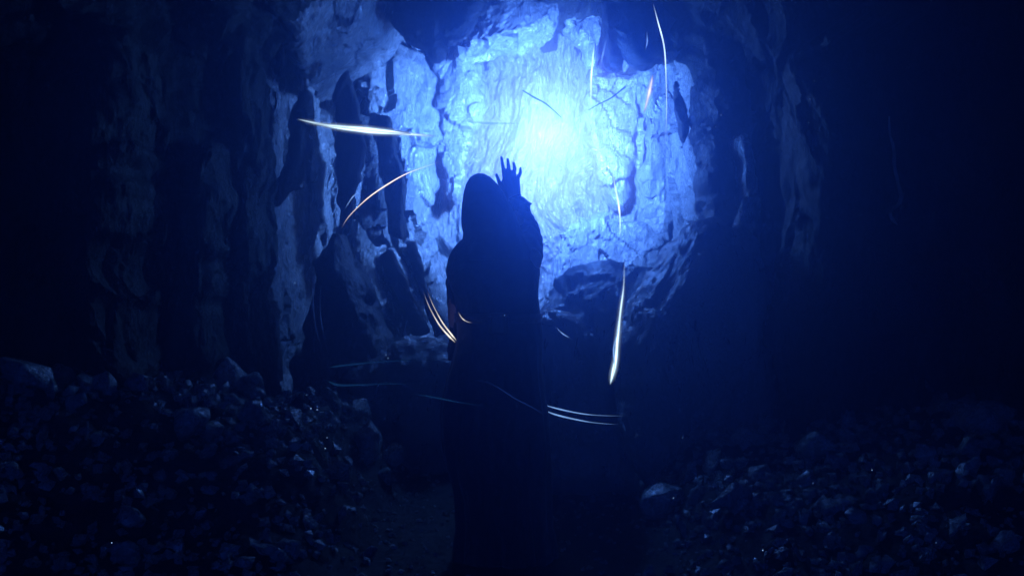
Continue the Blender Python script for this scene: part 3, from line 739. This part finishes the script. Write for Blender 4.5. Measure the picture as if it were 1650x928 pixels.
wisp([(868, 655), (890, 666), (925, 675), (960, 681), (1000, 684)], 4.9, 1.3, G_blue, 'lower of two pale lines curving off the robe at the right', head=.35)
wisp([(740, 608), (790, 618), (830, 642), (868, 662), (905, 688)], 4.25, 1.0, G_faint, 'faint blue line crossing the back of the robe', head=.5)
wisp([(895, 526), (906, 537), (919, 545)], 4.9, 1.0, G_blue, 'short pale dash at the right hip over the rocks', head=.6, power=.7)
wisp([(508, 440), (505, 490), (512, 540), (530, 590)], 5.2, .9, G_faint, 'outer faint upright arc on the pointed dark boulder', head=.4)
wisp([(517, 450), (516, 500), (522, 540), (534, 575)], 5.2, .8, G_faint, 'inner faint upright arc on the pointed dark boulder', head=.4)
wisp([(528, 592), (560, 588), (610, 583), (680, 580), (722, 584)], 5.0, 1.4, G_teal, 'upper faint teal line left of the robe', head=.15)
wisp([(525, 612), (545, 620), (580, 620), (640, 618), (700, 622)], 5.0, 1.8, G_teal, 'middle faint teal line left of the robe', head=.2)
wisp([(655, 632), (700, 640), (740, 648), (790, 655)], 4.4, 1.2, G_teal, 'lowest faint teal line crossing the robe', head=.4)
# sparks: highlights of wet rock, painted as tiny self-glowing beads
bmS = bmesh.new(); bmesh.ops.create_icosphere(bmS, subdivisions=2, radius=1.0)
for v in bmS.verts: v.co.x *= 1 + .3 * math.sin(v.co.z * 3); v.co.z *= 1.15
meS = bpy.data.meshes.new('painted_glint'); bmS.to_mesh(meS); bmS.free()
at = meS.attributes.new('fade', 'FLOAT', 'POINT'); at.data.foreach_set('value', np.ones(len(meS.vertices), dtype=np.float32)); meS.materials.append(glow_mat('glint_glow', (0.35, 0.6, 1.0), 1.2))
glint_spots = [(501, 658, 5.3, 2.0, 'on the left heap'), (511, 660, 5.3, 1.6, 0), (494, 636, 5.4, 1.2, 0), (527, 705, 5.0, 1.2, 0), (524, 722, 5.0, 1.6, 0), (625, 577, 6.5, 1.6, 0), (629, 569, 6.5, 1.0, 0), (622, 572, 6.5, 1.1, 0),
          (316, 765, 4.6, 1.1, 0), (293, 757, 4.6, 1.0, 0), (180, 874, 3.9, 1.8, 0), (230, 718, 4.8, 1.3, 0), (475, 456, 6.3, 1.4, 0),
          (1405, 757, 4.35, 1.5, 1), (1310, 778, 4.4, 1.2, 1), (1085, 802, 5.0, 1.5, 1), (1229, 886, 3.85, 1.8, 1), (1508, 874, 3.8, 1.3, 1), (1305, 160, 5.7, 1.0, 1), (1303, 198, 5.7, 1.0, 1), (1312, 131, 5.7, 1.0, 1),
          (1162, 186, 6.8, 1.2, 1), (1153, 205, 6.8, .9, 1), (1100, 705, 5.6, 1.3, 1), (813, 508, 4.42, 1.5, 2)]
glint_labels = ['brightest white glint near the foot of the pointed dark boulder', 'white glint just right of the brightest one on the left heap', 'small glint just above the two brightest on the left heap',
    'small glint halfway down the slope left of the robe', 'lower glint of the pair halfway down the slope left of the robe', 'lowest of three glints at the base of the pale slabs', 'topmost of three glints at the base of the pale slabs',
    'leftmost of three glints at the base of the pale slabs', 'small glint right of centre at the foot of the left heap', 'small glint left of another at the foot of the left heap', 'lone white glint in the black lower left corner',
    'lone faint glint in the middle of the left heap', 'lone warm glint low on the blue lit left pillar', 'white glint above the flat pale oval stone', 'small glint on the jagged crest of the right heap', 'glint at the left foot of the right heap beside the path',
    'white glint lowest on the right slope near the frame bottom', 'faint glint in the black lower right corner', 'middle one of three glints on the squared right block', 'lowest of three glints on the squared right block', 'topmost of three glints on the squared right block',
    'upper glint just right of the bright chamber edge', 'lower glint just right of the bright chamber edge', 'glint at the top left of the right heap', 'glint on the belt of the robe']
for i, (px, py, Y, r, side) in enumerate(glint_spots):
    o = bpy.data.objects.new('painted_glint', meS); C.objects.link(o); o.location = P(px, py, Y); o.scale = (r * Y / F * .42,) * 3
    tag(o, glint_labels[i], 'painted_glint', 'tiny painted glints in the dark')

# ------------------------------------------------------------------ the glowing light and the misty air
bm = bmesh.new(); bmesh.ops.create_icosphere(bm, subdivisions=4, radius=0.5)
me = bpy.data.meshes.new('glowing_orb'); bm.to_mesh(me); bm.free()
orb = bpy.data.objects.new('glowing_orb', me); C.objects.link(orb); orb.location = LIGHT_POS; orb.scale = (2.6, 2.0, 2.6)
m = bpy.data.materials.new('bloom_glow'); m.use_nodes = True; nt = m.node_tree; N = nt.nodes; L = nt.links  # emission volume that paints the white bloom round the light
for nn in list(N): N.remove(nn)
out = N.new('ShaderNodeOutputMaterial'); em = N.new('ShaderNodeEmission'); em.inputs[0].default_value = (0.70, 0.82, 1.0, 1)
tc = N.new('ShaderNodeTexCoord'); ln = N.new('ShaderNodeVectorMath'); ln.operation = 'LENGTH'
mr = N.new('ShaderNodeMapRange'); mr.inputs[1].default_value = 0; mr.inputs[2].default_value = .5; mr.inputs[3].default_value = 1; mr.inputs[4].default_value = 0
pw_ = N.new('ShaderNodeMath'); pw_.operation = 'POWER'; pw_.inputs[1].default_value = 3.0
ml = N.new('ShaderNodeMath'); ml.operation = 'MULTIPLY'; ml.inputs[1].default_value = 1.4
L.new(tc.outputs['Object'], ln.inputs[0]); L.new(ln.outputs['Value'], mr.inputs[0]); L.new(mr.outputs[0], pw_.inputs[0]); L.new(pw_.outputs[0], ml.inputs[0])
L.new(ml.outputs[0], em.inputs[1]); L.new(em.outputs[0], out.inputs['Volume'])
me.materials.append(m)
tag(orb, 'soft white glowing ball of light floating beyond the raised hand', 'light orb')

bm = bmesh.new(); bmesh.ops.create_cube(bm, size=1, matrix=Matrix.Translation((0, 3.6, 1.7)) @ Matrix.Diagonal((11.0, 16.5, 6.6, 1)))
me = bpy.data.meshes.new('haze'); bm.to_mesh(me); bm.free()
haze = bpy.data.objects.new('haze', me); C.objects.link(haze); tag(haze, kind='stuff')
m = bpy.data.materials.new('misty_air'); m.use_nodes = True; nt = m.node_tree
for nn in list(nt.nodes): nt.nodes.remove(nn)
out = nt.nodes.new('ShaderNodeOutputMaterial'); pv = nt.nodes.new('ShaderNodeVolumePrincipled')
pv.inputs['Color'].default_value = (0.34, 0.54, 1.0, 1); pv.inputs['Density'].default_value = 0.026; pv.inputs['Anisotropy'].default_value = 0.86
nt.links.new(pv.outputs[0], out.inputs['Volume']); me.materials.append(m)
